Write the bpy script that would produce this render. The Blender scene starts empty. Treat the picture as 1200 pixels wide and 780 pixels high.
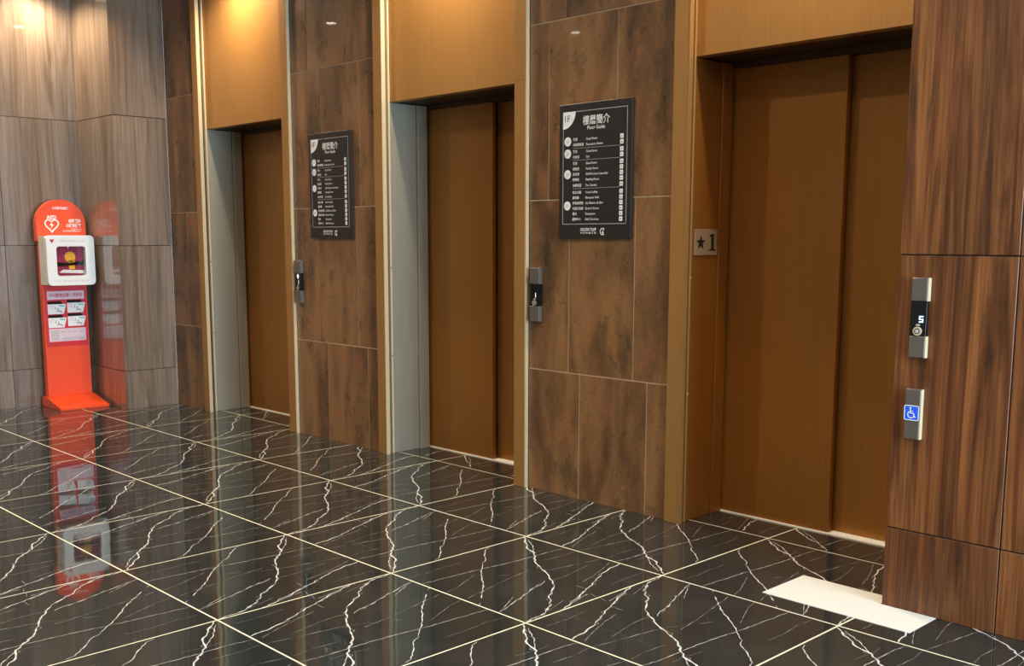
import bpy, math, random
from mathutils import Vector, Matrix

# ------------------------------------------------------------------ camera, world, light, exposure
S = 0.8                       # one floor tile in metres; lengths below are in tiles
SC = bpy.context.scene
COL = SC.collection
random.seed(4)

def make_camera():
    f, yaw, pitch, roll = 1242.60, 0.809105, -0.142352, 0.000557
    cx, cy, W = 600 - 10.571, 390 + 66.516, 1200.0
    cam = bpy.data.cameras.new('camera')
    cam.sensor_fit = 'HORIZONTAL'; cam.sensor_width = 36.0
    cam.lens = f / W * 36.0
    cam.shift_x = (600 - cx) / W; cam.shift_y = (cy - 390) / W
    cam.clip_start = 0.05
    o = bpy.data.objects.new('camera', cam); COL.objects.link(o)
    fwd = Vector((-math.sin(yaw) * math.cos(pitch), math.cos(yaw) * math.cos(pitch), math.sin(pitch)))
    r0 = Vector((math.cos(yaw), math.sin(yaw), 0)); u0 = r0.cross(fwd)
    c, s = math.cos(roll), math.sin(roll)
    r = c * r0 + s * u0; u = -s * r0 + c * u0
    m = Matrix((r, u, -fwd)).transposed().to_4x4()
    m.translation = Vector((2.28104, -4.27304, 1.73664)) * S
    o.matrix_world = m
    SC.camera = o
make_camera()

world = bpy.data.worlds.new('world'); SC.world = world; world.use_nodes = True
world.node_tree.nodes['Background'].inputs[0].default_value = (0.75, 0.86, 1.0, 1)
world.node_tree.nodes['Background'].inputs[1].default_value = 0.6

DAY_POWER = 950.0             # daylight entering by the glazed entrance at the near end of the lobby
DAY_COLOR = (0.58, 0.79, 1.0)
WASH_POWER = 190.0             # downlights close to the lift wall
ROOM_POWER = 150.0             # downlights of the lobby ceiling
WARM = (1.0, 0.80, 0.54)
SOFT = (1.0, 0.86, 0.70)
H = 4.25                      # ceiling height

day = bpy.data.lights.new('entrance_daylight', 'AREA')
day.shape = 'RECTANGLE'; day.size = 3.0 * S; day.size_y = 3.4 * S
day.energy = DAY_POWER; day.color = DAY_COLOR
dayo = bpy.data.objects.new('entrance_daylight', day); COL.objects.link(dayo)
dayo.location = (7.25 * S, -1.15 * S, 1.8 * S)
dayo.rotation_euler = (math.radians(90), 0, math.radians(90))

SC.view_settings.view_transform = 'Standard'
SC.view_settings.look = 'None'
SC.view_settings.exposure = 0.0
SC.view_settings.gamma = 1.0
SC.view_settings.use_curve_mapping = False

# ------------------------------------------------------------------ materials
def principled(name, color, rough=0.5, metal=0.0, spec=0.5, emit=None, estr=0.0, coat=0.0, coatr=0.1):
    m = bpy.data.materials.new(name); m.use_nodes = True
    b = m.node_tree.nodes['Principled BSDF']
    b.inputs['Base Color'].default_value = (*color, 1)
    b.inputs['Roughness'].default_value = rough
    b.inputs['Metallic'].default_value = metal
    b.inputs['Specular IOR Level'].default_value = spec
    b.inputs['Coat Weight'].default_value = coat
    b.inputs['Coat Roughness'].default_value = coatr
    if emit:
        b.inputs['Emission Color'].default_value = (*emit, 1)
        b.inputs['Emission Strength'].default_value = estr
    return m

class N:
    """tiny node helper"""
    def __init__(s, m): s.t = m.node_tree; s.b = s.t.nodes['Principled BSDF']
    def new(s, typ, **kw):
        n = s.t.nodes.new(typ)
        for k, v in kw.items(): setattr(n, k, v)
        return n
    def link(s, a, b): s.t.links.new(a, b)
    def coords(s, scale=(1, 1, 1), rnd=0.0):
        tc = s.new('ShaderNodeTexCoord'); mp = s.new('ShaderNodeMapping')
        mp.inputs['Scale'].default_value = scale
        src = tc.outputs['Object']
        if rnd:
            oi = s.new('ShaderNodeObjectInfo'); mu = s.new('ShaderNodeMath', operation='MULTIPLY')
            mu.inputs[1].default_value = rnd; s.link(oi.outputs['Random'], mu.inputs[0])
            ad = s.new('ShaderNodeVectorMath', operation='ADD')
            s.link(tc.outputs['Object'], ad.inputs[0]); s.link(mu.outputs[0], ad.inputs[1]); src = ad.outputs[0]
        s.link(src, mp.inputs['Vector']); return mp.outputs['Vector']
    def noise(s, vec, scale, detail=4, rough=0.55, dist=0.0):
        n = s.new('ShaderNodeTexNoise'); n.inputs['Scale'].default_value = scale
        n.inputs['Detail'].default_value = detail; n.inputs['Roughness'].default_value = rough
        n.inputs['Distortion'].default_value = dist
        s.link(vec, n.inputs['Vector']); return n.outputs['Fac']
    def ramp(s, fac, stops):
        r = s.new('ShaderNodeValToRGB'); e = r.color_ramp.elements
        while len(e) < len(stops): e.new(0.5)
        for k, (p, c) in enumerate(stops): e[k].position = p; e[k].color = (*c, 1)
        s.link(fac, r.inputs['Fac']); return r.outputs['Color']
    def mix(s, fac, a, b, mode='MIX'):
        n = s.new('ShaderNodeMix', data_type='RGBA', blend_type=mode)
        if isinstance(fac, (int, float)): n.inputs[0].default_value = fac
        else: s.link(fac, n.inputs[0])
        for v, i in ((a, 6), (b, 7)):
            if isinstance(v, tuple): n.inputs[i].default_value = (*v, 1)
            else: s.link(v, n.inputs[i])
        return n.outputs[2]
    def bump(s, fac, strength, dist=0.01):
        n = s.new('ShaderNodeBump'); n.inputs['Strength'].default_value = strength
        n.inputs['Distance'].default_value = dist; s.link(fac, n.inputs['Height'])
        s.link(n.outputs['Normal'], s.b.inputs['Normal'])
    def color(s, c): s.link(c, s.b.inputs['Base Color'])

def wood_material(name, dark, mid, light, rough, coat, cr):
    m = principled(name, mid, rough, 0, 0.4, coat=coat, coatr=cr); n = N(m)
    v = n.coords((1, 1, 0.055), 9.0)
    warp = n.noise(v, 3.2, 3, 0.5, 0.6)
    broad = n.noise(v, 8.5, 5, 0.60, 2.2)
    fine = n.noise(n.coords((1, 1, 0.02), 5.0), 95.0, 4, 0.65, 0.2)
    c = n.ramp(broad, [(0.30, dark), (0.45, mid), (0.58, light), (0.72, mid)])
    c = n.mix(n.ramp(warp, [(0.42, (0, 0, 0)), (0.66, (0.85, 0.85, 0.85))]), c, n.mix(0.5, c, dark))
    c = n.mix(n.ramp(fine, [(0.38, (0.75, 0.75, 0.75)), (0.60, (0, 0, 0))]), c, n.mix(0.6, c, dark))
    n.color(c); n.bump(fine, 0.06, 0.002)
    return m

M = {}
M['walnut'] = wood_material('walnut_laminate', (0.024, 0.008, 0.003), (0.155, 0.049, 0.012), (0.30, 0.110, 0.030), 0.45, 0.06, 0.16)
M['grey_wood'] = wood_material('grey_brown_laminate', (0.110, 0.075, 0.052), (0.200, 0.143, 0.103), (0.280, 0.207, 0.154), 0.30, 1.0, 0.045)

def stone_material():
    m = principled('rust_stone', (0.1, 0.06, 0.03), 0.3, 0, 0.5, coat=0.3, coatr=0.03); n = N(m)
    v = n.coords((1, 1, 1), 17.0); vs = n.coords((1, 1, 0.28), 11.0)
    big = n.noise(vs, 4.0, 7, 0.60, 0.3)
    med = n.noise(n.coords((1, 1, 0.7), 23.0), 5.5, 8, 0.68, 0.2)
    fine = n.noise(v, 70.0, 5, 0.75)
    c = n.ramp(big, [(0.30, (0.048, 0.026, 0.011)), (0.45, (0.150, 0.070, 0.026)), (0.58, (0.265, 0.128, 0.047)), (0.76, (0.120, 0.068, 0.030))])
    c = n.mix(n.ramp(med, [(0.52, (0, 0, 0)), (0.70, (0.7, 0.7, 0.7))]), c, (0.30, 0.105, 0.038))
    c = n.mix(n.ramp(med, [(0.30, (0.75, 0.55, 0.55)), (0.46, (0, 0, 0))]), c, (0.048, 0.034, 0.018))
    c = n.mix(n.ramp(fine, [(0.36, (0.45, 0.45, 0.45)), (0.50, (0, 0, 0))]), c, n.mix(0.55, c, (0.03, 0.02, 0.01)))
    c = n.mix(n.ramp(fine, [(0.56, (0, 0, 0)), (0.74, (0.30, 0.30, 0.30))]), c, (0.38, 0.24, 0.13))
    n.color(c)
    rr = n.ramp(med, [(0.3, (0.22, 0.22, 0.22)), (0.7, (0.42, 0.42, 0.42))])
    n.link(rr, n.b.inputs['Roughness']); n.bump(fine, 0.08, 0.002)
    return m
M['stone'] = stone_material()
M['stone_grout'] = principled('stone_grout', (0.50, 0.35, 0.20), 0.8)

def marble(name, veins):
    m = principled(name, (0.02, 0.02, 0.02), 0.035, 0, 0.75); n = N(m)
    v = n.coords((1, 1, 1), 0.0)
    cloud = n.noise(v, 3.0, 5, 0.6, 0.4)
    if veins is None:
        c = n.ramp(cloud, [(0.30, (0.014, 0.0175, 0.0175)), (0.60, (0.023, 0.028, 0.027)), (0.80, (0.040, 0.042, 0.038))])
        hair = n.noise(n.coords((1.0, 5.0, 1), 0.0), 9.0, 5, 0.6, 0.8)
        c = n.mix(n.ramp(hair, [(0.62, (0, 0, 0)), (0.80, (0.22, 0.22, 0.22))]), c, (0.10, 0.095, 0.085))
    else:
        br = n.noise(v, 26.0, 3, 0.6)
        c = n.ramp(br, [(0.30, tuple(x * veins[1] for x in veins[0])), (0.55, veins[0])])
    n.color(c)
    n.bump(n.noise(v, 5.0, 1, 0.4), 0.03, 0.02)
    return m
M['marble'] = marble('black_marble', None)
M['vein'] = marble('white_vein', ((0.70, 0.69, 0.65), 0.40))
M['vein_soft'] = marble('grey_vein', ((0.36, 0.355, 0.33), 0.30))
M['floor_grout'] = principled('cream_grout', (0.74, 0.70, 0.52), 0.6)

def brushed(name, color, rough, metal, spec=0.5, streak=0.10):
    m = principled(name, color, rough, metal, spec); n = N(m)
    f = n.noise(n.coords((1, 1, 0.012), 3.0), 260.0, 3, 0.6)
    g = n.noise(n.coords((1, 1, 0.5), 3.0), 3.0, 3, 0.5)
    lo = tuple(x * (1 - streak) for x in color); hi = tuple(min(1, x * (1 + streak)) for x in color)
    c = n.ramp(f, [(0.30, lo), (0.70, hi)])
    c = n.mix(n.ramp(g, [(0.35, (0.0, 0.0, 0.0)), (0.75, (0.30, 0.30, 0.30))]), c, tuple(x * 0.8 for x in color))
    n.color(c); n.bump(f, 0.03, 0.001)
    return m
M['bronze'] = brushed('brushed_bronze', (0.43, 0.215, 0.062), 0.44, 0.5)
M['bronze_door'] = brushed('door_bronze', (0.345, 0.138, 0.024), 0.40, 0.60)
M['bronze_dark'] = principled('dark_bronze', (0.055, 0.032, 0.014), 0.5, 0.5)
M['steel'] = brushed('brushed_steel', (0.355, 0.335, 0.26), 0.42, 0.4)
M['steel_edge'] = principled('polished_edge', (0.70, 0.57, 0.36), 0.34, 0.3)
M['bronze_edge'] = principled('bronze_edge', (0.44, 0.235, 0.078), 0.34, 0.5)
M['panel_steel'] = brushed('panel_steel', (0.19, 0.165, 0.14), 0.42, 0.6)
M['plate_metal'] = principled('plate_metal', (0.36, 0.26, 0.17), 0.45, 0.4)
M['sill'] = principled('sill_metal', (0.90, 0.88, 0.80), 0.45, 0.15)
M['groove'] = principled('groove', (0.012, 0.010, 0.008), 0.7)
M['black'] = principled('black_glass', (0.006, 0.006, 0.007), 0.12)
M['sign_black'] = principled('sign_board', (0.017, 0.0135, 0.0125), 0.42)
M['white_print'] = principled('white_print', (0.82, 0.80, 0.77), 0.6)
M['grey_print'] = principled('grey_print', (0.36, 0.34, 0.32), 0.6)
M['dark_print'] = principled('dark_print', (0.012, 0.010, 0.010), 0.7, 0, 0.2)
M['red'] = principled('red_stand', (0.82, 0.075, 0.018), 0.34, coat=0.3)
M['red_deep'] = principled('red_film', (0.62, 0.022, 0.030), 0.36, coat=0.3)
M['cabinet'] = principled('cabinet_white', (0.84, 0.83, 0.78), 0.35)
M['cabinet_side'] = principled('cabinet_ivory', (0.80, 0.74, 0.60), 0.4)
M['maroon'] = principled('maroon_cloth', (0.30, 0.012, 0.065), 0.7)
M['yellow'] = principled('yellow_plastic', (0.85, 0.42, 0.02), 0.4)
M['teal'] = principled('teal_print', (0.16, 0.52, 0.52), 0.6)
M['pink'] = principled('pink_print', (0.72, 0.55, 0.60), 0.6)
M['blue'] = principled('blue_symbol', (0.012, 0.085, 0.62), 0.35, emit=(0.02, 0.12, 0.9), estr=0.25)
M['led'] = principled('led_digit', (0.7, 0.85, 1.0), 0.4, emit=(0.40, 0.72, 1.0), estr=1.6)
M['led_white'] = principled('led_white', (0.8, 0.8, 0.8), 0.4, emit=(0.9, 0.95, 1.0), estr=0.9)
M['ceiling'] = principled('ceiling_paint', (0.62, 0.58, 0.52), 0.8)
M['plaster'] = principled('plaster', (0.36, 0.30, 0.24), 0.7)
M['lamp'] = principled('lamp_lens', (1, 1, 1), 0.4, emit=(1.0, 0.90, 0.74), estr=40.0)
M['lamp_ring'] = principled('lamp_ring', (0.7, 0.7, 0.68), 0.4)
M['white_slab'] = principled('white_slab', (0.66, 0.65, 0.60), 0.32)
def glass_mat():
    m = bpy.data.materials.new('clear_glass'); m.use_nodes = True; t = m.node_tree
    out = t.nodes['Material Output']; tr = t.nodes.new('ShaderNodeBsdfTransparent'); gl = t.nodes.new('ShaderNodeBsdfGlossy')
    gl.inputs['Roughness'].default_value = 0.02
    mx = t.nodes.new('ShaderNodeMixShader'); mx.inputs[0].default_value = 0.05
    t.links.new(tr.outputs[0], mx.inputs[1]); t.links.new(gl.outputs[0], mx.inputs[2]); t.links.new(mx.outputs[0], out.inputs[0])
    return m
M['glass'] = glass_mat()

# ------------------------------------------------------------------ mesh helpers (lengths in tiles)
class MB:
    def __init__(s): s.v = []; s.f = []; s.mi = []
    def add(s, vs, fs, mi=0):
        k = len(s.v); s.v += [tuple(p) for p in vs]
        s.f += [tuple(i + k for i in q) for q in fs]; s.mi += [mi] * len(fs); return s
    def box(s, x0, x1, y0, y1, z0, z1, mi=0, ch=0.0):
        if ch:
            return s.chbox(x0, x1, y0, y1, z0, z1, ch, mi)
        vs = [(x, y, z) for z in (z0, z1) for y in (y0, y1) for x in (x0, x1)]
        return s.add(vs, [(0, 2, 3, 1), (4, 5, 7, 6), (0, 1, 5, 4), (2, 6, 7, 3), (0, 4, 6, 2), (1, 3, 7, 5)], mi)
    def chbox(s, x0, x1, y0, y1, z0, z1, c, mi=0):
        """box with chamfered edges"""
        vs = []; idx = {}
        X, Y, Z = (x0, x1), (y0, y1), (z0, z1)
        for a in (0, 1):
            for b in (0, 1):
                for d in (0, 1):
                    ix = X[a] + (c if a == 0 else -c); iy = Y[b] + (c if b == 0 else -c); iz = Z[d] + (c if d == 0 else -c)
                    for ax, p in enumerate(((X[a], iy, iz), (ix, Y[b], iz), (ix, iy, Z[d]))):
                        idx[(a, b, d, ax)] = len(vs); vs.append(p)
        fs = []
        for a in (0, 1): fs.append([idx[(a, b, d, 0)] for b, d in ((0, 0), (1, 0), (1, 1), (0, 1))])
        for b in (0, 1): fs.append([idx[(a, b, d, 1)] for a, d in ((0, 0), (1, 0), (1, 1), (0, 1))])
        for d in (0, 1): fs.append([idx[(a, b, d, 2)] for a, b in ((0, 0), (1, 0), (1, 1), (0, 1))])
        for b in (0, 1):
            for d in (0, 1): fs.append([idx[(0, b, d, 1)], idx[(1, b, d, 1)], idx[(1, b, d, 2)], idx[(0, b, d, 2)]])
        for a in (0, 1):
            for d in (0, 1): fs.append([idx[(a, 0, d, 0)], idx[(a, 1, d, 0)], idx[(a, 1, d, 2)], idx[(a, 0, d, 2)]])
        for a in (0, 1):
            for b in (0, 1): fs.append([idx[(a, b, 0, 0)], idx[(a, b, 1, 0)], idx[(a, b, 1, 1)], idx[(a, b, 0, 1)]])
        for a in (0, 1):
            for b in (0, 1):
                for d in (0, 1): fs.append([idx[(a, b, d, 0)], idx[(a, b, d, 1)], idx[(a, b, d, 2)]])
        # outward winding
        cen = Vector(((x0 + x1) / 2, (y0 + y1) / 2, (z0 + z1) / 2)); out = []
        for q in fs:
            p = [Vector(vs[i]) for i in q]; n = (p[1] - p[0]).cross(p[2] - p[0])
            out.append(q if n.dot(sum(p, Vector()) / len(p) - cen) > 0 else q[::-1])
        return s.add(vs, out, mi)
    def prism(s, poly, fn, d0, d1, mi=0):
        """2D outline (counter-clockwise seen from the front) extruded from depth d0 (front) to d1 (back); fn(a, b, d) gives the point"""
        n = len(poly)
        vs = [fn(a, b, d0) for a, b in poly] + [fn(a, b, d1) for a, b in poly]
        fs = [tuple(range(n)), tuple(range(2 * n - 1, n - 1, -1))]
        fs += [(k, n + k, n + (k + 1) % n, (k + 1) % n) for k in range(n)]
        return s.add(vs, fs, mi)
    def ring(s, c, r0, r1, fn, d0, d1, n=24, mi=0):
        vs = []
        for r in (r0, r1):
            for d in (d0, d1):
                vs += [fn(c[0] + r * math.cos(2 * math.pi * k / n), c[1] + r * math.sin(2 * math.pi * k / n), d) for k in range(n)]
        i0, i1, o0, o1 = 0, n, 2 * n, 3 * n; fs = []
        for k in range(n):
            j = (k + 1) % n
            fs += [(i0 + k, o0 + k, o0 + j, i0 + j), (i1 + k, i1 + j, o1 + j, o1 + k), (o0 + k, o1 + k, o1 + j, o0 + j), (i0 + k, i0 + j, i1 + j, i1 + k)]
        return s.add(vs, fs, mi)
    def ribbon(s, pts, w, fn, d, mi=0):
        """flat strip along 2D points; w a width or a list of widths"""
        n = len(pts); ws = w if isinstance(w, list) else [w] * n; vs = []
        for k in range(n):
            a = Vector(pts[max(0, k - 1)]); b = Vector(pts[min(n - 1, k + 1)]); t = (b - a)
            t = t.normalized() if t.length > 1e-9 else Vector((1, 0)); p = Vector((-t.y, t.x)) * ws[k] / 2; q = Vector(pts[k])
            vs += [fn(q.x + p.x, q.y + p.y, d), fn(q.x - p.x, q.y - p.y, d)]
        return s.add(vs, [(2 * k, 2 * k + 1, 2 * k + 3, 2 * k + 2) for k in range(n - 1)], mi)
    def mesh(s, name, mats):
        me = bpy.data.meshes.new(name)
        me.from_pydata([(x * S, y * S, z * S) for x, y, z in s.v], [], s.f)
        for m in mats: me.materials.append(m)
        if len(mats) > 1: me.polygons.foreach_set('material_index', s.mi)
        me.update(); return me

def link(name, data, parent=None, loc=(0, 0, 0), rz=0.0):
    o = bpy.data.objects.new(name, data); COL.objects.link(o)
    o.location = Vector(loc) * S; o.rotation_euler = (0, 0, rz)
    if parent: o.parent = parent
    return o
def part(name, mb, mat, parent=None, loc=(0, 0, 0)):
    mats = [M[k] for k in (mat if isinstance(mat, (list, tuple)) else [mat])]
    return link(name, mb.mesh(name, mats), parent, loc)
def tag(o, label, cat, group=None, kind=None):
    o['label'] = label; o['category'] = cat
    if group: o['group'] = group
    if kind: o['kind'] = kind
    return o
def thing(name, loc, label, cat, group=None): return tag(link(name, None, None, loc), label, cat, group)
def struct(name, label, cat, mb=None, mat=None):
    o = part(name, mb, mat) if mb else link(name, None)
    return tag(o, label, cat, kind='structure')
def block(name, mat, parent, x0, x1, y0, y1, z0, z1, ch=0.0):
    """a box whose origin is its own centre"""
    c = ((x0 + x1) / 2, (y0 + y1) / 2, (z0 + z1) / 2)
    b = MB().box(x0 - c[0], x1 - c[0], y0 - c[1], y1 - c[1], z0 - c[2], z1 - c[2], 0, ch)
    return part(name, b, mat, parent, c)
FY = lambda a, b, d: (a, d, b)          # drawing on a face looking to -y (depth = y)
FX = lambda a, b, d: (-d, a, b)         # drawing on a face looking to +x (depth = -x)
def circle(c, r, n=24, a0=0, a1=360):
    full = abs(a1 - a0) >= 360; m = n if full else n + 1
    return [(c[0] + r * math.cos(math.radians(a0 + (a1 - a0) * k / n)), c[1] + r * math.sin(math.radians(a0 + (a1 - a0) * k / n))) for k in range(m)]
def rrect(x0, x1, y0, y1, r, n=4):
    p = []
    for cx, cy, a in ((x1 - r, y0 + r, -90), (x1 - r, y1 - r, 0), (x0 + r, y1 - r, 90), (x0 + r, y0 + r, 180)):
        p += circle((cx, cy), r, n, a, a + 90)
    return p
def rect(x0, x1, y0, y1): return [(x0, y0), (x1, y0), (x1, y1), (x0, y1)]

def text_mb(mb, txt, x, y, h, fn, d, align='LEFT', bold=0.0, fit=None, mi=0):
    """flat lettering, baseline at (x, y), h = font size in tiles, fit = wanted width"""
    cu = bpy.data.curves.new('t', 'FONT'); cu.body = txt; cu.size = 1.0; cu.resolution_u = 2
    cu.offset = bold; cu.align_x = 'LEFT'
    ob = bpy.data.objects.new('t', cu); COL.objects.link(ob)
    dg = bpy.context.evaluated_depsgraph_get()
    me = bpy.data.meshes.new_from_object(ob.evaluated_get(dg))
    vs = [v.co.copy() for v in me.vertices]; fs = [tuple(p.vertices) for p in me.polygons]
    bpy.data.objects.remove(ob); bpy.data.curves.remove(cu); bpy.data.meshes.remove(me)
    if not vs: return mb
    x0 = min(v.x for v in vs); x1 = max(v.x for v in vs); k = h; kx = h
    if fit: kx = fit / (x1 - x0)
    off = {'LEFT': 0, 'CENTER': (x1 - x0) / 2, 'RIGHT': x1 - x0}[align]
    return mb.add([fn(x + (v.x - x0 - off) * kx, y + v.y * k, d) for v in vs], fs, mi)

# ------------------------------------------------------------------ floor
floor = struct('floor', 'polished black marble tile floor with white veins and cream joints', 'floor',
               MB().box(-9.3, 7.6, -7.2, 1.7, -0.10, -0.0008), 'floor_grout')
VEINS = [  # (points in tile units measured from the far left corner, width, bright)
 ([(0.007, 0.025), (0.06, 0.072), (0.197, 0.181), (0.245, 0.187), (0.319, 0.256), (0.402, 0.329), (0.466, 0.364), (0.532, 0.396), (0.602, 0.437), (0.664, 0.482), (0.726, 0.525), (0.773, 0.581), (0.824, 0.66), (0.907, 0.74), (0.939, 0.801), (0.965, 0.841), (0.982, 0.913), (0.996, 0.996)], 0.016, 1),
 ([(0.054, 0.038), (0.157, 0.108), (0.245, 0.187)], 0.007, 1),
 ([(0.718, 0.006), (0.735, 0.099), (0.765, 0.2), (0.805, 0.287), (0.85, 0.38), (0.873, 0.447), (0.907, 0.514), (0.944, 0.604), (0.984, 0.714), (0.996, 0.764)], 0.012, 1),
 ([(0.667, 0.032), (0.712, 0.139), (0.761, 0.269), (0.789, 0.383)], 0.005, 0),
 ([(0.932, 0.502), (0.955, 0.606), (0.992, 0.732)], 0.006, 1),
 ([(0.871, 0.449), (0.829, 0.448), (0.801, 0.447)], 0.005, 0),
 ([(0.935, 0.485), (0.994, 0.505)], 0.004, 0),
 ([(0.641, 0.507), (0.674, 0.566), (0.679, 0.62), (0.726, 0.734), (0.763, 0.835), (0.794, 0.935), (0.816, 0.995)], 0.009, 1),
 ([(0.707, 0.798), (0.766, 0.899), (0.807, 0.973)], 0.005, 1),
 ([(0.326, 0.008), (0.311, 0.08), (0.308, 0.25), (0.294, 0.486), (0.275, 0.598), (0.261, 0.779), (0.257, 0.861), (0.25, 0.995)], 0.0055, 1),
 ([(0.463, 0.44), (0.487, 0.604), (0.523, 0.749), (0.541, 0.846), (0.571, 0.969)], 0.005, 0),
 ([(0.483, 0.497), (0.527, 0.401), (0.545, 0.316), (0.555, 0.254), (0.579, 0.108), (0.596, 0.006)], 0.005, 0),
 ([(0.657, 0.475), (0.666, 0.424), (0.659, 0.344), (0.642, 0.264), (0.619, 0.152)], 0.004, 0),
 ([(0.018, 0.316), (0.031, 0.358), (0.111, 0.437), (0.17, 0.479), (0.2, 0.533), (0.274, 0.606), (0.353, 0.683), (0.41, 0.731), (0.463, 0.767), (0.541, 0.846), (0.616, 0.922)], 0.0075, 0.6),
 ([(0.66, 0.97), (0.678, 0.993)], 0.008, 0.6),
 ([(0.321, 0.7), (0.41, 0.896), (0.434, 0.986)], 0.004, 0),
 ([(0.422, 0.626), (0.451, 0.564)], 0.004, 0),
 ([(0.26, 0.115), (0.263, 0.205), (0.242, 0.301)], 0.004, 0),
 ([(0.91, 0.654), (0.946, 0.767), (0.963, 0.83)], 0.004, 0),
 ([(0.12, 0.62), (0.115, 0.74), (0.13, 0.86), (0.121, 0.97)], 0.0035, 0),
 ([(0.905, 0.04), (0.90, 0.16), (0.915, 0.30)], 0.0035, 0),
 ([(0.40, 0.02), (0.408, 0.13), (0.40, 0.25)], 0.0035, 0),
]
def rough_line(pts, w, jit):
    out = []; ws = []
    for k in range(len(pts) - 1):
        a = Vector(pts[k]); b = Vector(pts[k + 1]); L = (b - a).length; m = max(1, int(L / 0.022))
        p = Vector((-(b - a).y, (b - a).x)) / max(L, 1e-9)
        for i in range(m):
            t = i / m; q = a.lerp(b, t) + (p * random.uniform(-jit, jit) if i or k else Vector((0, 0)))
            out.append(q); ws.append(w * random.uniform(0.25, 1.3))
    out.append(Vector(pts[-1])); ws.append(w * 0.6)
    return [(min(0.993, max(0.007, q.x)), min(0.993, max(0.007, q.y))) for q in out], ws
def tile_mesh(name, keep, vmax=1.0):
    """keep: depth of the tile in v (cut tiles run from v = 0 to vmax)"""
    g = 0.0048; b = MB()
    b.box(-0.5 + g, 0.5 - g, 0.5 - vmax + g, 0.5 - g, -0.0008, 0.0)
    fl = lambda u, v, d: (u - 0.5, 0.5 - v, d)
    for pts, w, br in VEINS:
        p, ws = rough_line(pts, w * (0.52 if br == 1 else 0.62), w * 0.32 + 0.0012)
        if vmax < 1:
            keepn = [k for k in range(len(p)) if p[k][1] < vmax - 0.01]
            p = [p[k] for k in keepn]; ws = [ws[k] for k in keepn]
            if len(p) < 2: continue
        b.ribbon(p, ws, fl, 0.0003 + 0.00005 * random.random(), 1 if br >= 0.6 else 2)
        if br == 1 and w > 0.008:       # splinters along the strong veins
            for k in range(2, len(p) - 3, 3):
                dx, dy = random.uniform(-0.02, 0.02), random.uniform(-0.02, 0.02)
                b.ribbon([p[k], ((p[k][0] + p[k + 2][0]) / 2 + dx, (p[k][1] + p[k + 2][1]) / 2 + dy), p[k + 2]], [0.001, 0.0035, 0.001], fl, 0.00028, 2)
    return b.mesh(name, [M['marble'], M['vein'], M['vein_soft']])
TILE = tile_mesh('tile', 1)
TILE_CUT = tile_mesh('tile_cut', 1, 0.32)
for a in range(-9, 5):
    for bq in range(-7, 1):
        o = link('tile', TILE, floor, (a + 0.5, bq + 0.5, 0), 0.0 if (a + bq) % 2 else math.pi)
for a in range(-8, 0):                      # narrow cut tiles in front of the lift doors
    o = link('tile', TILE_CUT, floor, (a + 0.5, 1.5 - 0.68, 0), 0.0)

# ------------------------------------------------------------------ lift wall
XJ = [-1.56, -4.47, -7.375]
OPEN = 1.49
ZR = [0.0, 0.845, 1.985, 3.125, H]
SEG = [(-8.1, -7.48, [[-7.575], [-7.765], [-7.60], [-7.953, -7.54]]),
       (-5.782, -4.572, [[-5.312, -4.737], [-5.42, -4.862], [-5.345, -4.796], [-5.522, -4.962]]),
       (-2.873, -1.662, [[-2.401, -1.835], [-2.504, -1.951], [-2.696, -2.111], [-2.553, -1.985]])]
wb = MB()
for x0, x1, _ in SEG: wb.box(x0 - 0.0, x1, 0.893, 1.62, 0.0, H)
wb.box(-9.1, 0.3, 1.62, 1.7, -0.0, H)
wall_back = struct('wall_back', 'rust brown stone clad wall between the three lift doors', 'wall', wb, 'stone_grout')
for x0, x1, rows in SEG:
    for r, seams in enumerate(rows):
        xs = [x0] + seams + [x1]; g = 0.004
        for k in range(len(xs) - 1):
            a = xs[k] + (g if k else 0.002); b_ = xs[k + 1] - (g if k < len(xs) - 2 else 0)
            block('stone_slab', 'stone', wall_back, a, b_, 0.89, 0.8925, ZR[r] + (g if r else 0.0), ZR[r + 1] - g, 0.0006)

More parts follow.
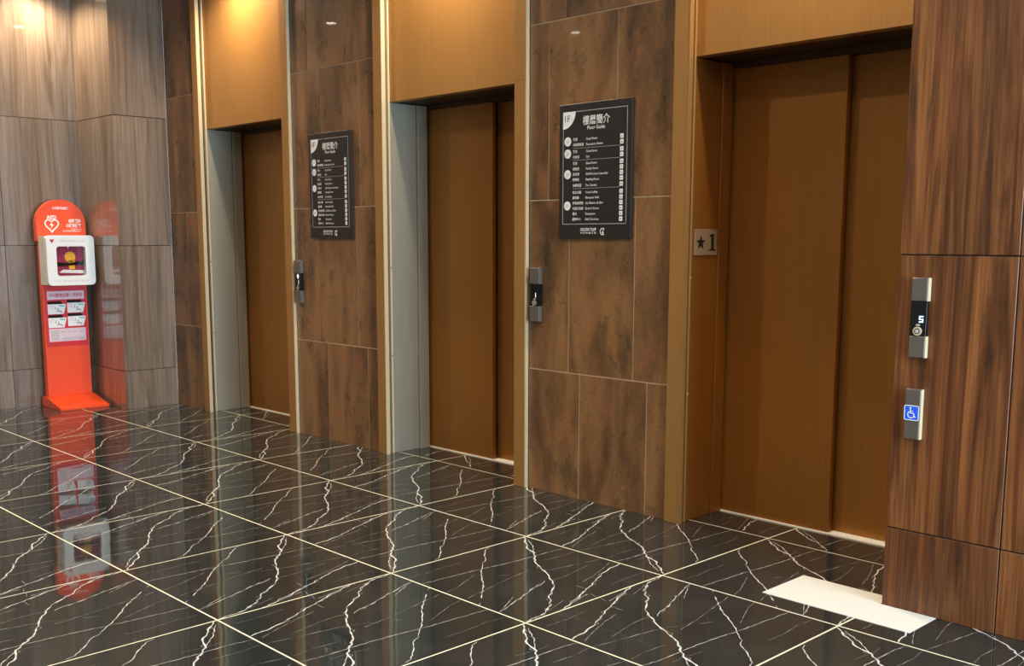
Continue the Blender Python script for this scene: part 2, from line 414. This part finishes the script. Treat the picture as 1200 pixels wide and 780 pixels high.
LIFT_LABEL = ['lift entrance with bronze jamb beside the walnut pillar',
              'lift entrance with grey steel jamb between the two floor guide boards',
              'lift entrance with grey steel jamb next to the grey wood end wall']
for k, xj in enumerate(XJ):
    xr = xj + OPEN; near = (k == 0)
    jm = 'bronze_door' if near else 'steel'; em = 'bronze_edge' if near else 'steel_edge'
    d = struct('door_%d' % (k + 1), LIFT_LABEL[k], 'lift door')
    block('frame_leg', 'bronze', d, xj - 0.098, xj + 0.006, 0.86, 0.894, 0, H, 0.002)
    block('edge_trim', em, d, xj + 0.0065, xj + 0.0145, 0.858, 0.893, 0, H)
    block('shadow_groove', 'groove', d, xj - 0.085, xj - 0.03, 0.9055, 0.9265, 0, H)
    block('jamb_lip', em, d, xj - 0.05, xj + 0.004, 0.927, 0.944, 0, H, 0.002)
    block('jamb_panel', jm, d, xj - 0.08, xj - 0.008, 0.945, 1.212, 0, 2.778, 0.002)
    block('door_post', jm, d, xj - 0.08, xj + 0.002, 1.217, 1.318, 0, 2.778, 0.002)
    block('header_panel', 'bronze', d, xj - 0.06, xr + 0.03, 0.946, 1.02, 2.78, H, 0.002)
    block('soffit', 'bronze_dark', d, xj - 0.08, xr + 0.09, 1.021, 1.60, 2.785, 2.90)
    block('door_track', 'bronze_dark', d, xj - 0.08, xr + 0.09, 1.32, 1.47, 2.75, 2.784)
    block('frame_leg', 'bronze', d, xr - 0.012, xr + 0.094, 0.86, 1.32, 0, 2.779, 0.002)
    block('frame_leg', 'bronze', d, xr - 0.012, xr + 0.094, 0.86, 0.944, 2.78, H, 0.002)
    block('edge_trim', em, d, xr + 0.095, xr + 0.102, 0.862, 0.8895, 0, H)
    block('door_panel', 'bronze_door', d, xj - 0.07, xj + 0.752, 1.335, 1.375, 0.008, 2.75, 0.003)
    block('door_panel', 'bronze_door', d, xj + 0.735, xr + 0.07, 1.402, 1.442, 0.008, 2.75, 0.003)
    sl = MB()
    for y0, y1 in ((1.32, 1.345), (1.352, 1.392), (1.40, 1.408), (1.414, 1.46)): sl.box(xj - 0.08, xr + 0.08, y0, y1, 0.0, 0.0065)
    sl.box(xj - 0.08, xr + 0.08, 1.32, 1.46, 0.0, 0.002)
    part('sill', sl, 'sill', d)
    for z in (1.50, 0.80):
        part('screw', MB().prism(circle((0.935, z), 0.006, 10), FX, -(xj + 0.007), -(xj + 0.002)), 'steel_edge' if near else 'panel_steel', d)

# ------------------------------------------------------------------ walnut projecting wall
ZW = [0.0, 0.385, 1.661, 2.93, H]
wr = struct('wall_right', 'walnut veneered projecting wall beside the lift', 'wall',
            MB().box(0.004, 7.3, 0.418, 0.86, 0.0, H).box(0.03, 7.3, 0.86, 1.7, 0, H), 'groove')
xs = [0.0, 0.527, 1.055, 1.583, 2.11, 3.2, 4.3, 5.4, 6.5, 7.25]
for c in range(len(xs) - 1):
    for r in range(4):
        g = 0.003
        block('wood_panel', 'walnut', wr, xs[c] + (g if c else 0), xs[c + 1] - g, 0.41, 0.4178, ZW[r] + (g if r else 0.0), ZW[r + 1] - g, 0.0018)
for r in range(4):
    block('side_panel', 'walnut', wr, -0.0045, 0.0035, 0.4185, 0.855, ZW[r] + (0.003 if r else 0.0), ZW[r + 1] - 0.003, 0.0015)

# ------------------------------------------------------------------ grey wood end wall with a corner step
ZL = [0.0, 0.39, 1.655, 2.93, H]
wl = struct('wall_left', 'grey brown wood panelled end wall with a stepped corner', 'wall',
            MB().box(-9.25, -8.978, -7.1, 0.333, 0, H).box(-9.25, -8.108, 0.333, 0.889, 0, H), 'groove')
ys = [0.3245, -0.47, -1.27, -2.07, -2.87, -4.3, -5.7, -7.1]
for r in range(4):
    z0 = ZL[r] + (0.003 if r else 0.0); z1 = ZL[r + 1] - 0.003
    for c in range(len(ys) - 1):
        block('wood_panel', 'grey_wood', wl, -8.9775, -8.97, ys[c + 1] + 0.002, ys[c] - (0.002 if c else 0), z0, z1, 0.0012)
    block('wood_panel', 'grey_wood', wl, -8.9695, -8.108, 0.325, 0.3325, z0, z1, 0.0012)
    block('wood_panel', 'grey_wood', wl, -8.1075, -8.10, 0.325, 0.889, z0, z1, 0.0012)

# ------------------------------------------------------------------ rest of the lobby shell
struct('ceiling', 'plain pale lobby ceiling with downlights', 'ceiling', MB().box(-9.3, 7.6, -7.2, 1.7, H + 0.001, H + 0.15), 'ceiling')
struct('wall_front', 'plain plaster wall across the lobby from the lifts', 'wall', MB().box(-9.3, 7.6, -7.35, -7.2, 0, H), 'plaster')
we = MB().box(7.3, 7.5, -7.2, -2.65, 0, H).box(7.3, 7.5, 0.35, 0.41, 0, H).box(7.3, 7.5, -2.65, 0.35, 3.55, H)
struct('wall_entrance', 'plaster end wall around the glazed entrance', 'wall', we, 'plaster')
win = struct('window_1', 'tall glazed entrance screen at the lobby end', 'window')
for y in (-2.65, -1.67, -0.67, 0.31): block('mullion', 'panel_steel', win, 7.05, 7.13, y, y + 0.04, 0, 3.55)
for y in (-2.61, -1.63, -0.63): block('glass_pane', 'glass', win, 7.08, 7.09, y, y + 0.94, 0.02, 3.53)

# ------------------------------------------------------------------ downlights
def downlight(x, y, power, color, label, group, angle=150):
    t = thing('downlight', (x, y, H), label, 'downlight', group)
    part('trim_ring', MB().ring((0, 0), 0.062, 0.080, lambda a, b, d: (a, b, d), -0.012, -0.001, 28), 'lamp_ring', t)
    part('lens', MB().prism(circle((0, 0), 0.061, 28)[::-1], lambda a, b, d: (a, b, d), -0.006, -0.001), 'lamp', t)
    l = bpy.data.lights.new('downlight_beam', 'SPOT'); l.energy = power; l.color = color
    l.spot_size = math.radians(angle); l.spot_blend = 0.9; l.shadow_soft_size = 0.045
    link('downlight_beam', l, t, (0, 0, -0.02))
for xj, lb in zip(XJ, ('in front of the bronze-jamb lift beside the walnut pillar', 'in front of the lift between the two floor guide boards', 'in front of the lift beside the grey wood wall')):
    downlight(xj + OPEN / 2, 0.64, WASH_POWER, WARM, 'ceiling downlight ' + lb, 'downlights over the lifts')
downlight(-8.70, -0.12, WASH_POWER * 0.7, WARM, 'recessed downlight in the ceiling above the red stand', 'downlights by the end wall')
for x in (-8.53, -5.62, -2.71, 0.2, 3.1): downlight(x, -1.45, ROOM_POWER, SOFT, 'recessed downlight in the lobby ceiling', 'lobby downlights')
for x in (-6.93, -4.02, -1.11, 1.8): downlight(x, -3.96, ROOM_POWER, SOFT, 'recessed downlight in the lobby ceiling', 'lobby downlights')

# ------------------------------------------------------------------ floor guide boards
ROWS = [(0.262, '客房', 'Guest Room'), (0.302, '休閒娛樂室', 'Recreation Room'),
        (0.352, '客房', 'Guest Room'), (0.392, '健身房', 'Gym'),
        (0.440, '客房', 'Guest Room'), (0.480, '家庭房', 'Family Room'), (0.520, '洗衣房', 'Self-Service Laundry'), (0.560, '閱讀室', 'Reading Room'), (0.603, '休憩花園', 'Fun Garden'),
        (0.655, '飯店大廳', 'Hotel Lobby'), (0.695, '宴會廳', 'Banquet Hall'), (0.735, '伊達餐酒館', 'ida Bistro & Bar'), (0.775, '布魯諾包廂', "Bruno's Room"), (0.815, '櫃台', 'Reception'), (0.855, '服務中心', 'Bell Service')]
def floor_guide(x0, x1, z0, z1, label):
    W, Hh = x1 - x0, z1 - z0
    t = thing('floor_guide_sign', ((x0 + x1) / 2, 0.889, z0), label, 'sign', 'floor guide boards')
    X = lambda u: (u - 0.5) * W
    Z = lambda v: (1 - v) * Hh
    th = 0.022; F = -th - 0.0006
    part('board', MB().box(-W / 2, W / 2, -th, 0, 0, Hh, 0, 0.002), 'sign_black', t)
    b = MB(); l = 0.0045; ua, ub, va, vb = X(0.055), X(0.94), Z(0.055), Z(0.895)
    for q in (rect(ua, ub, va - l, va), rect(ua, ub, vb, vb + l), rect(ua, ua + l, vb, va), rect(ub - l, ub, vb, va)): b.prism(q, FY, F, F + 0.0004)
    part('border', b, 'grey_print', t)
    c = part('corner_badge', MB().prism([(ua, va)] + circle((ua, va), 0.108, 14, 270, 360), FY, F - 0.0004, F), 'white_print', t)
    part('badge_number', text_mb(MB(), '1F', ua + 0.018, va - 0.062, 0.058, FY, F - 0.0012), 'dark_print', c)
    part('heading', text_mb(MB(), '樓層簡介', X(0.52), Z(0.155), 0.062, FY, F, 'CENTER', 0.008, 0.225), 'white_print', t)
    part('subheading', text_mb(MB(), 'Floor Guide', X(0.52), Z(0.196), 0.032, FY, F, 'CENTER', 0.012, 0.148), 'white_print', t)
    for v, n in ((0.275, '5F'), (0.366, '3F'), (0.520, '2F'), (0.755, '1F')):
        c = part('floor_badge', MB().prism(circle((X(0.125), Z(v)), 0.029, 22), FY, F - 0.0004, F), 'white_print', t)
        part('badge_number', text_mb(MB(), n, X(0.125), Z(v) - 0.012, 0.033, FY, F - 0.0012, 'CENTER'), 'grey_print', c)
    for v in (0.330, 0.418, 0.629): part('divider', MB().prism(rect(X(0.20), X(0.85), Z(v), Z(v) + 0.0025), FY, F, F + 0.0004), 'grey_print', t)
    for k, (v, zh, en) in enumerate(ROWS):
        b = text_mb(MB(), zh, X(0.20), Z(v) - 0.008, 0.0205, FY, F, 'LEFT', 0.01, 0.0185 * len(zh))
        part('entry', b, 'white_print', t)
        part('entry_translation', text_mb(MB(), en, X(0.385), Z(v) - 0.008, 0.0215, FY, F, 'LEFT', 0.004, 0.0093 * len(en)), 'white_print', t)
        s = 0.0135; xc, zc = X(0.868), Z(v + 0.002)
        p = part('pictogram', MB().prism(rrect(xc - s, xc + s, zc - s, zc + s, 0.003, 2), FY, F - 0.0004, F), 'white_print', t)
        q = MB()
        if k % 3 == 0: q.prism(rect(xc - 0.007, xc + 0.007, zc - 0.005, zc), FY, F - 0.001, F - 0.0005).prism(circle((xc - 0.003, zc + 0.004), 0.0028, 8), FY, F - 0.001, F - 0.0005)
        elif k % 3 == 1: q.prism(rect(xc - 0.006, xc + 0.006, zc - 0.007, zc + 0.003), FY, F - 0.001, F - 0.0005)
        else: q.prism(circle((xc, zc), 0.006, 10), FY, F - 0.001, F - 0.0005)
        part('mark', q, 'grey_print', p)
    b = text_mb(MB(), 'GOLDEN TULIP', X(0.315), Z(0.944), 0.026, FY, F, 'LEFT', 0.02, 0.135)
    text_mb(b, '金 鬱 金 香 酒 店', X(0.315), Z(0.965), 0.013, FY, F, 'LEFT', 0.02, 0.135)
    part('hotel_name', b, 'white_print', t)
    lx, lz = X(0.59), Z(0.950); b = MB()
    b.ribbon([(lx + 0.034, lz + 0.019), (lx + 0.014, lz + 0.019), (lx + 0.003, lz + 0.008), (lx + 0.003, lz - 0.008), (lx + 0.014, lz - 0.019), (lx + 0.034, lz - 0.019)], 0.006, FY, F)
    b.prism([(lx + 0.036, lz + 0.022), (lx + 0.022, lz + 0.004), (lx + 0.030, lz + 0.004)], FY, F, F + 0.0003)
    b.prism([(lx + 0.014, lz - 0.004), (lx + 0.026, lz + 0.001), (lx + 0.036, lz - 0.022), (lx + 0.028, lz - 0.018)][::-1], FY, F, F + 0.0003)
    part('emblem', b, 'white_print', t)
floor_guide(-2.578, -1.968, 1.733, 2.583, 'black floor guide board between the bronze-jamb lift and the middle lift')
floor_guide(-5.494, -4.888, 1.731, 2.598, 'black floor guide board between the middle lift and the lift by the grey wood wall')

# ------------------------------------------------------------------ hall call panels on the stone
def call_panel(x0, x1, z0, z1, label, arrow):
    w = x1 - x0; h = z1 - z0; th = 0.034
    t = thing('call_panel', ((x0 + x1) / 2, 0.889, z0), label, 'call button', 'lift call panels on the stone wall')
    a = w / 2; m0, m1 = h * 0.285, h * 0.70
    part('lower_plate', MB().box(-a, a, -th, 0, 0, m0, 0, 0.003), 'panel_steel', t)
    part('upper_plate', MB().box(-a, a, -th, 0, m1, h, 0, 0.003), 'panel_steel', t)
    dsp = part('display', MB().box(-a + 0.002, a - 0.002, -th + 0.005, 0, m0 + 0.0005, m1 - 0.0005, 0, 0.001), 'black', t)
    F = -th + 0.0042
    part('digit', text_mb(MB(), '1', 0.006, m0 + 0.060, 0.045, FY, F, 'LEFT', 0.015), 'led_white', dsp)
    if arrow: part('arrow', MB().prism([(0.0, m1 - 0.052), (0.020, m1 - 0.022), (0.008, m1 - 0.022), (0.008, m1 - 0.008), (-0.008, m1 - 0.008), (-0.008, m1 - 0.022), (-0.020, m1 - 0.022)], FY, F, F + 0.0006), 'led_white', dsp)
    part('label_strip', MB().prism(rect(-0.012, 0.010, m0 + 0.045, m0 + 0.053), FY, F, F + 0.0006), 'grey_print', dsp)
    b = MB().prism(circle((-0.001, m0 + 0.022), 0.0165, 18), FY, -th - 0.003, -th + 0.006)
    bt = part('button', b, 'steel', t)
    part('button_ring', MB().ring((-0.001, m0 + 0.022), 0.0175, 0.021, FY, -th - 0.001, -th + 0.006, 18), 'panel_steel', t)
call_panel(-2.836, -2.744, 1.173, 1.536, 'slim steel lift call panel showing 1 without an arrow', False)
call_panel(-5.748, -5.652, 1.173, 1.540, 'slim steel lift call panel showing an arrow above 1', True)

# ------------------------------------------------------------------ call panels on the walnut
t = thing('call_panel', (0.112, 0.409, 1.200), 'steel lift call panel with lit blue 5 on walnut wall', 'call button')
h, a, th = 0.360, 0.0375, 0.026; m0, m1 = 0.097, 0.256
part('lower_plate', MB().box(-a, a, -th, 0, 0, m0, 0, 0.003), 'panel_steel', t)
part('upper_plate', MB().box(-a, a, -th, 0, m1, h, 0, 0.003), 'panel_steel', t)
part('edge_trim', MB().box(a + 0.0002, a + 0.004, -th, 0, 0, m0).box(a + 0.0002, a + 0.004, -th, 0, m1, h), 'steel_edge', t)
d = part('display', MB().box(-a, a, -th + 0.003, 0, m0 + 0.0005, m1 - 0.0005, 0, 0.001), 'black', t)
F = -th + 0.0022
seg = MB(); sx, sz, sw, sh, q = 0.004, m0 + 0.062, 0.020, 0.030, 0.0055
for r_ in (rect(sx, sx + sw, sz + sh - q, sz + sh), rect(sx, sx + q, sz + sh / 2, sz + sh - q), rect(sx, sx + sw, sz + sh / 2 - q / 2, sz + sh / 2 + q / 2), rect(sx + sw - q, sx + sw, sz + q, sz + sh / 2), rect(sx, sx + sw, sz, sz + q)): seg.prism(r_, FY, F, F + 0.0006)
part('digit', seg, 'led', d)
part('label_strip', MB().prism(rect(-0.010, 0.010, m0 + 0.046, m0 + 0.055), FY, F, F + 0.0006), 'grey_print', d)
part('button_ring', MB().ring((0.0, m0 + 0.023), 0.013, 0.020, FY, -th - 0.003, -th + 0.0035, 22), 'steel_edge', t)
bt = part('button', MB().prism(circle((0.0, m0 + 0.023), 0.0122, 18), FY, -th - 0.005, -th + 0.0035), 'panel_steel', t)
part('button_lamp', MB().ring((0.0, m0 + 0.023), 0.004, 0.007, FY, -th - 0.0058, -th - 0.0052, 14), 'white_print', bt)

t = thing('accessible_call_panel', (0.109, 0.409, 0.824), 'steel call panel with blue wheelchair button on walnut wall', 'call button')
h, a = 0.231, 0.0355
part('plate', MB().box(-a, a, -th, 0, 0, h, 0, 0.003), 'panel_steel', t)
part('edge_trim', MB().box(a + 0.0002, a + 0.004, -th, 0, 0, h), 'steel_edge', t)
bz = 0.122; bs = 0.033; BF = -th - 0.006
bt = part('button', MB().prism(rrect(-bs, bs, bz - bs, bz + bs, 0.006, 3), FY, BF, -th - 0.0002), 'blue', t)
b = MB()
fr = rrect(-bs, bs, bz - bs, bz + bs, 0.006, 3); b.ribbon(fr + [fr[0]], 0.004, FY, BF - 0.0004)
part('button_rim', b, 'white_print', bt)
b = MB(); k = 0.0060; W_ = lambda pts: [(x * k, bz + y * k) for x, y in pts]
b.prism([(x, z) for x, z in circle((-0.9 * k, bz + 3.6 * k), 0.75 * k, 12)], FY, BF - 0.0006, BF - 0.0002)
b.ribbon(W_([(-0.9, 2.6), (-0.7, -0.2), (1.7, -0.2), (2.7, -3.1), (3.5, -2.8)]), 0.9 * k, FY, BF - 0.0005)
b.ribbon(W_([(-0.8, 1.4), (1.4, 1.4)]), 0.7 * k, FY, BF - 0.0005)
b.ribbon([(-0.3 * k + 2.5 * k * math.cos(math.radians(an)), bz - 1.3 * k + 2.5 * k * math.sin(math.radians(an))) for an in range(115, 346, 15)], 0.75 * k, FY, BF - 0.0005)
part('wheelchair_symbol', b, 'white_print', bt)

# ------------------------------------------------------------------ floor number plate on the bronze jamb
t = thing('floor_number_plate', (-1.5675, 1.079, 1.632), 'small metal plate with black star and 1 on bronze jamb', 'sign')
part('plate', MB().box(0, 0.006, -0.104, 0.128, 0, 0.155, 0, 0.0015), 'plate_metal', t)
star = []
for i in range(10):
    r = 0.046 if i % 2 == 0 else 0.019; an = math.radians(90 + 36 * i); star.append((-0.043 + r * math.cos(an), 0.076 + r * math.sin(an)))
part('star', MB().prism(star, FX, -0.0075, -0.0062), 'dark_print', t)
b = MB(); c1 = 0.076
b.prism(rect(c1 - 0.013, c1 + 0.013, 0.036, 0.128), FX, -0.0075, -0.0062).prism(rect(c1 - 0.033, c1 + 0.033, 0.028, 0.036), FX, -0.0075, -0.0062)
b.prism([(c1 - 0.036, 0.112), (c1 - 0.013, 0.112), (c1 - 0.013, 0.128)], FX, -0.0075, -0.0062)
part('numeral', b, 'dark_print', t)

# ------------------------------------------------------------------ white slab in the floor by the pillar
mx0, mx1, my0, my1 = -0.490, 0.265, 0.143, 0.530
poly = [(mx0, my0), (mx1, my0), (mx1, 0.408), (-0.008, 0.408), (-0.008, my1), (mx0, my1)]
sl = part('floor_slab', MB().prism(poly, lambda a, b, d: (a, b, d), 0.0022, 0.0004), 'white_slab')
tag(sl, 'plain white rectangular slab on black marble floor at the walnut pillar', 'floor slab')

# ------------------------------------------------------------------ red defibrillator stand
AX, AY = -8.80, 0.036           # front face of the post, middle of its width
t = thing('defibrillator_stand', (AX, AY, 0.0), 'red free-standing defibrillator post with rounded top and white cabinet', 'stand')
pw = 0.228
base = MB().prism([(-0.12, 0.002), (0.368, 0.002), (0.368, 0.022), (0.0, 0.105), (-0.12, 0.105)], lambda a, b, d: (a, d, b), -0.25, 0.25)
part('base', base, 'red', t)
part('post', MB().box(-0.075, 0.0, -pw, pw, 0.1055, 1.699, 0, 0.003), 'red', t)
part('graphic_film', MB().prism(rect(-pw + 0.012, pw - 0.012, 0.62, 1.255), FX, -0.0012, -0.0002), 'red_deep', t)
head = [(-0.25, 1.70), (0.25, 1.70)] + circle((0, 1.87), 0.25, 32, 0, 180)
hd = part('sign_head', MB().prism(head, FX, -0.004, 0.075), 'red', t)
F = -0.0052
part('caption', text_mb(MB(), '公共場所急救設備', 0.0, 2.022, 0.030, FX, F, 'CENTER', 0.02, 0.165), 'white_print', hd)
part('letters', text_mb(MB(), 'AED', -0.095, 1.922, 0.052, FX, F, 'CENTER', 0.03, 0.10), 'white_print', hd)
heart = []
for i in range(33):
    an = 2 * math.pi * i / 32
    heart.append((-0.095 + 0.0042 * 16 * math.sin(an) ** 3, 1.862 + 0.0044 * (13 * math.cos(an) - 5 * math.cos(2 * an) - 2 * math.cos(3 * an) - math.cos(4 * an))))
part('heart', MB().ribbon(heart, 0.013, FX, F), 'white_print', hd)
part('bolt', MB().prism([(x - 0.095, z + 1.862) for x, z in ((0.008, 0.036), (-0.022, -0.004), (-0.002, -0.004), (-0.010, -0.038), (0.022, 0.006), (0.002, 0.006))], FX, F, F + 0.0006), 'white_print', hd)
b = text_mb(MB(), '自動體外', 0.205, 1.890, 0.040, FX, F, 'RIGHT', 0.03, 0.125)
text_mb(b, '心臟去顫器', 0.205, 1.845, 0.040, FX, F, 'RIGHT', 0.03, 0.155)
text_mb(b, 'Automated External', 0.205, 1.818, 0.017, FX, F, 'RIGHT', 0.01, 0.105)
text_mb(b, 'Defibrillator', 0.205, 1.797, 0.020, FX, F, 'RIGHT', 0.01, 0.19)
part('lettering', b, 'white_print', hd)
# cabinet: ivory body, white front frame with a window
cz0, cz1, cw = 1.262, 1.752, 0.238; d0, d1 = 0.005, 0.215
body = MB()
body.box(d0, d0 + 0.02, -cw, cw, cz0, cz1)
body.box(d0 + 0.02, d1 - 0.05, -cw, -cw + 0.015, cz0, cz1).box(d0 + 0.02, d1 - 0.05, cw - 0.015, cw, cz0, cz1)
body.box(d0 + 0.02, d1 - 0.05, -cw + 0.015, cw - 0.015, cz0, cz0 + 0.015).box(d0 + 0.02, d1 - 0.05, -cw + 0.015, cw - 0.015, cz1 - 0.015, cz1)
cabinet = part('cabinet', body, 'cabinet_side', t)
wy0, wy1, wz0, wz1 = -0.145, 0.150, 1.352, 1.648
out = rrect(-cw - 0.004, cw + 0.004, cz0 - 0.006, cz1 + 0.006, 0.045, 5); inn = rrect(wy0, wy1, wz0, wz1, 0.03, 5)
def frame(outer, inner, f0, f1):
    mb = MB(); n = len(outer)
    vs = [FX(*p, -f1) for p in outer] + [FX(*p, -f1) for p in inner] + [FX(*p, -f0) for p in outer] + [FX(*p, -f0) for p in inner]
    fs = []
    for k in range(n):
        j = (k + 1) % n
        fs += [(k, j, n + j, n + k), (2 * n + k, 3 * n + k, 3 * n + j, 2 * n + j), (k, 2 * n + k, 2 * n + j, j), (n + k, n + j, 3 * n + j, 3 * n + k)]
    return mb.add(vs, fs)
cd = part('cabinet_door', frame(out, inn, d1 - 0.048, d1), 'cabinet', t)
part('window_pane', MB().prism(inn, FX, -(d1 - 0.030), -(d1 - 0.034)), 'glass', cd)
F = -(d1 + 0.0012)
b = text_mb(MB(), '自動體外心臟去顫器  緊急使用', 0.02, 1.692, 0.026, FX, F, 'CENTER', 0.0, 0.26)
text_mb(b, 'AED  開啟箱門警報器會響', 0.0, 1.292, 0.022, FX, F, 'CENTER', 0.0, 0.34)
part('print', b, 'pink', cd)
part('red_mark', MB().prism([(x - 0.185, z + 1.70) for x, z in ((0, -0.022), (0.022, 0.012), (0.012, 0.022), (0, 0.014), (-0.012, 0.022), (-0.022, 0.012))], FX, F, F + 0.0006), 'red_deep', cd)
b = MB()
for z, w_, k in ((1.66, 0.05, 0.026), (1.52, 0.006, 0.09), (1.36, 0.006, 0.05)):
    b.box(d0 + 0.075, d0 + 0.075 + w_ * 0.8, -cw - 0.0008, -cw - 0.0002, z - k, z + k)
part('side_print', b, 'pink', cabinet)
# printed cards on the post
F = -0.0022
c = part('title_strip', MB().prism(rect(-0.185, 0.195, 1.105, 1.190), FX, F, F + 0.0008), 'pink', t)
part('text', text_mb(MB(), '叫叫壓電設置使用說明', 0.005, 1.132, 0.042, FX, F - 0.0006, 'CENTER', 0.01, 0.34), 'red_deep', c)
for i, (y0, z0) in enumerate(((-0.185, 0.955), (0.015, 0.965), (-0.185, 0.815), (0.015, 0.825))):
    w_, h_ = 0.185, 0.132
    c = part('instruction_card', MB().prism([(y0, z0), (y0 + w_ - 0.025, z0), (y0 + w_, z0 + 0.08), (y0 + w_, z0 + h_ - 0.03), (y0, z0 + h_ - 0.03)], FX, F, F + 0.0008), 'white_print', t)
    cp = part('caption', MB().prism([(y0, z0 + h_ - 0.029), (y0 + w_ - 0.03, z0 + h_ - 0.029), (y0 + w_ - 0.045, z0 + h_), (y0, z0 + h_)], FX, F, F + 0.0008), 'dark_print', c)
    part('number_ring', MB().ring((y0 + 0.035, z0 + 0.075), 0.013, 0.022, FX, F - 0.0006, F - 0.0002, 14), 'pink', c)
    b = MB().ribbon([(y0 + 0.115, z0 + 0.086), (y0 + 0.175, z0 + 0.080)], 0.014, FX, F - 0.0006)
    part('drawing', b, 'teal', c)
    b = MB(); q = y0 + 0.09
    b.ribbon([(q - 0.012, z0 + 0.078), (q - 0.018, z0 + 0.045)], 0.008, FX, F - 0.0006)
    b.ribbon([(q, z0 + 0.028), (q + 0.025, z0 + 0.035), (q + 0.055, z0 + 0.018)], 0.014, FX, F - 0.0006)
    b.prism(circle((q + 0.012, z0 + 0.052), 0.009, 10), FX, F - 0.0008, F - 0.0004)
    part('figure', b, 'grey_print', c)
c = part('information_panel', MB().prism(rect(-0.185, 0.195, 0.672, 0.805), FX, F, F + 0.0008), 'pink', t)
b = MB()
for k in range(5): b.prism(rect(-0.165, -0.085, 0.69 + 0.021 * k, 0.698 + 0.021 * k), FX, F - 0.0006, F - 0.0002)
for k in range(4): b.prism(rect(-0.06 + 0.062 * k, -0.018 + 0.062 * k, 0.765, 0.772), FX, F - 0.0006, F - 0.0002)
for k in range(2): b.prism(rect(-0.05, 0.18, 0.686 + 0.016 * k, 0.692 + 0.016 * k), FX, F - 0.0006, F - 0.0002)
part('text_lines', b, 'grey_print', c)
# the bag inside
g = thing('defibrillator_bag', (AX + 0.035, AY, cz0 + 0.016), 'maroon defibrillator bag with yellow badge inside the white cabinet', 'bag')
bagp = rrect(-0.185, 0.185, 0.0005, 0.385, 0.05, 5)
part('pouch', MB().prism(bagp, FX, -0.105, -0.0), 'maroon', g)
part('lower_trim', MB().prism([(-0.10, 0.105), (0.17, 0.092), (0.17, 0.125), (-0.06, 0.135)], FX, -0.108, -0.1055), 'white_print', g)
part('strap', MB().prism([(-0.185, 0.165), (0.185, 0.185), (0.185, 0.235), (0.0, 0.200), (-0.185, 0.215)], FX, -0.116, -0.1135), 'black', g)
part('badge', MB().prism(circle((0.015, 0.262), 0.055, 22), FX, -0.113, -0.1055), 'yellow', g)
part('tab', MB().prism(rect(0.0, 0.06, 0.138, 0.225), FX, -0.113, -0.1055), 'yellow', g)
part('handle', MB().prism([(-0.01, 0.372), (0.0, 0.345), (0.012, 0.372)], FX, -0.113, -0.1055), 'white_print', g)
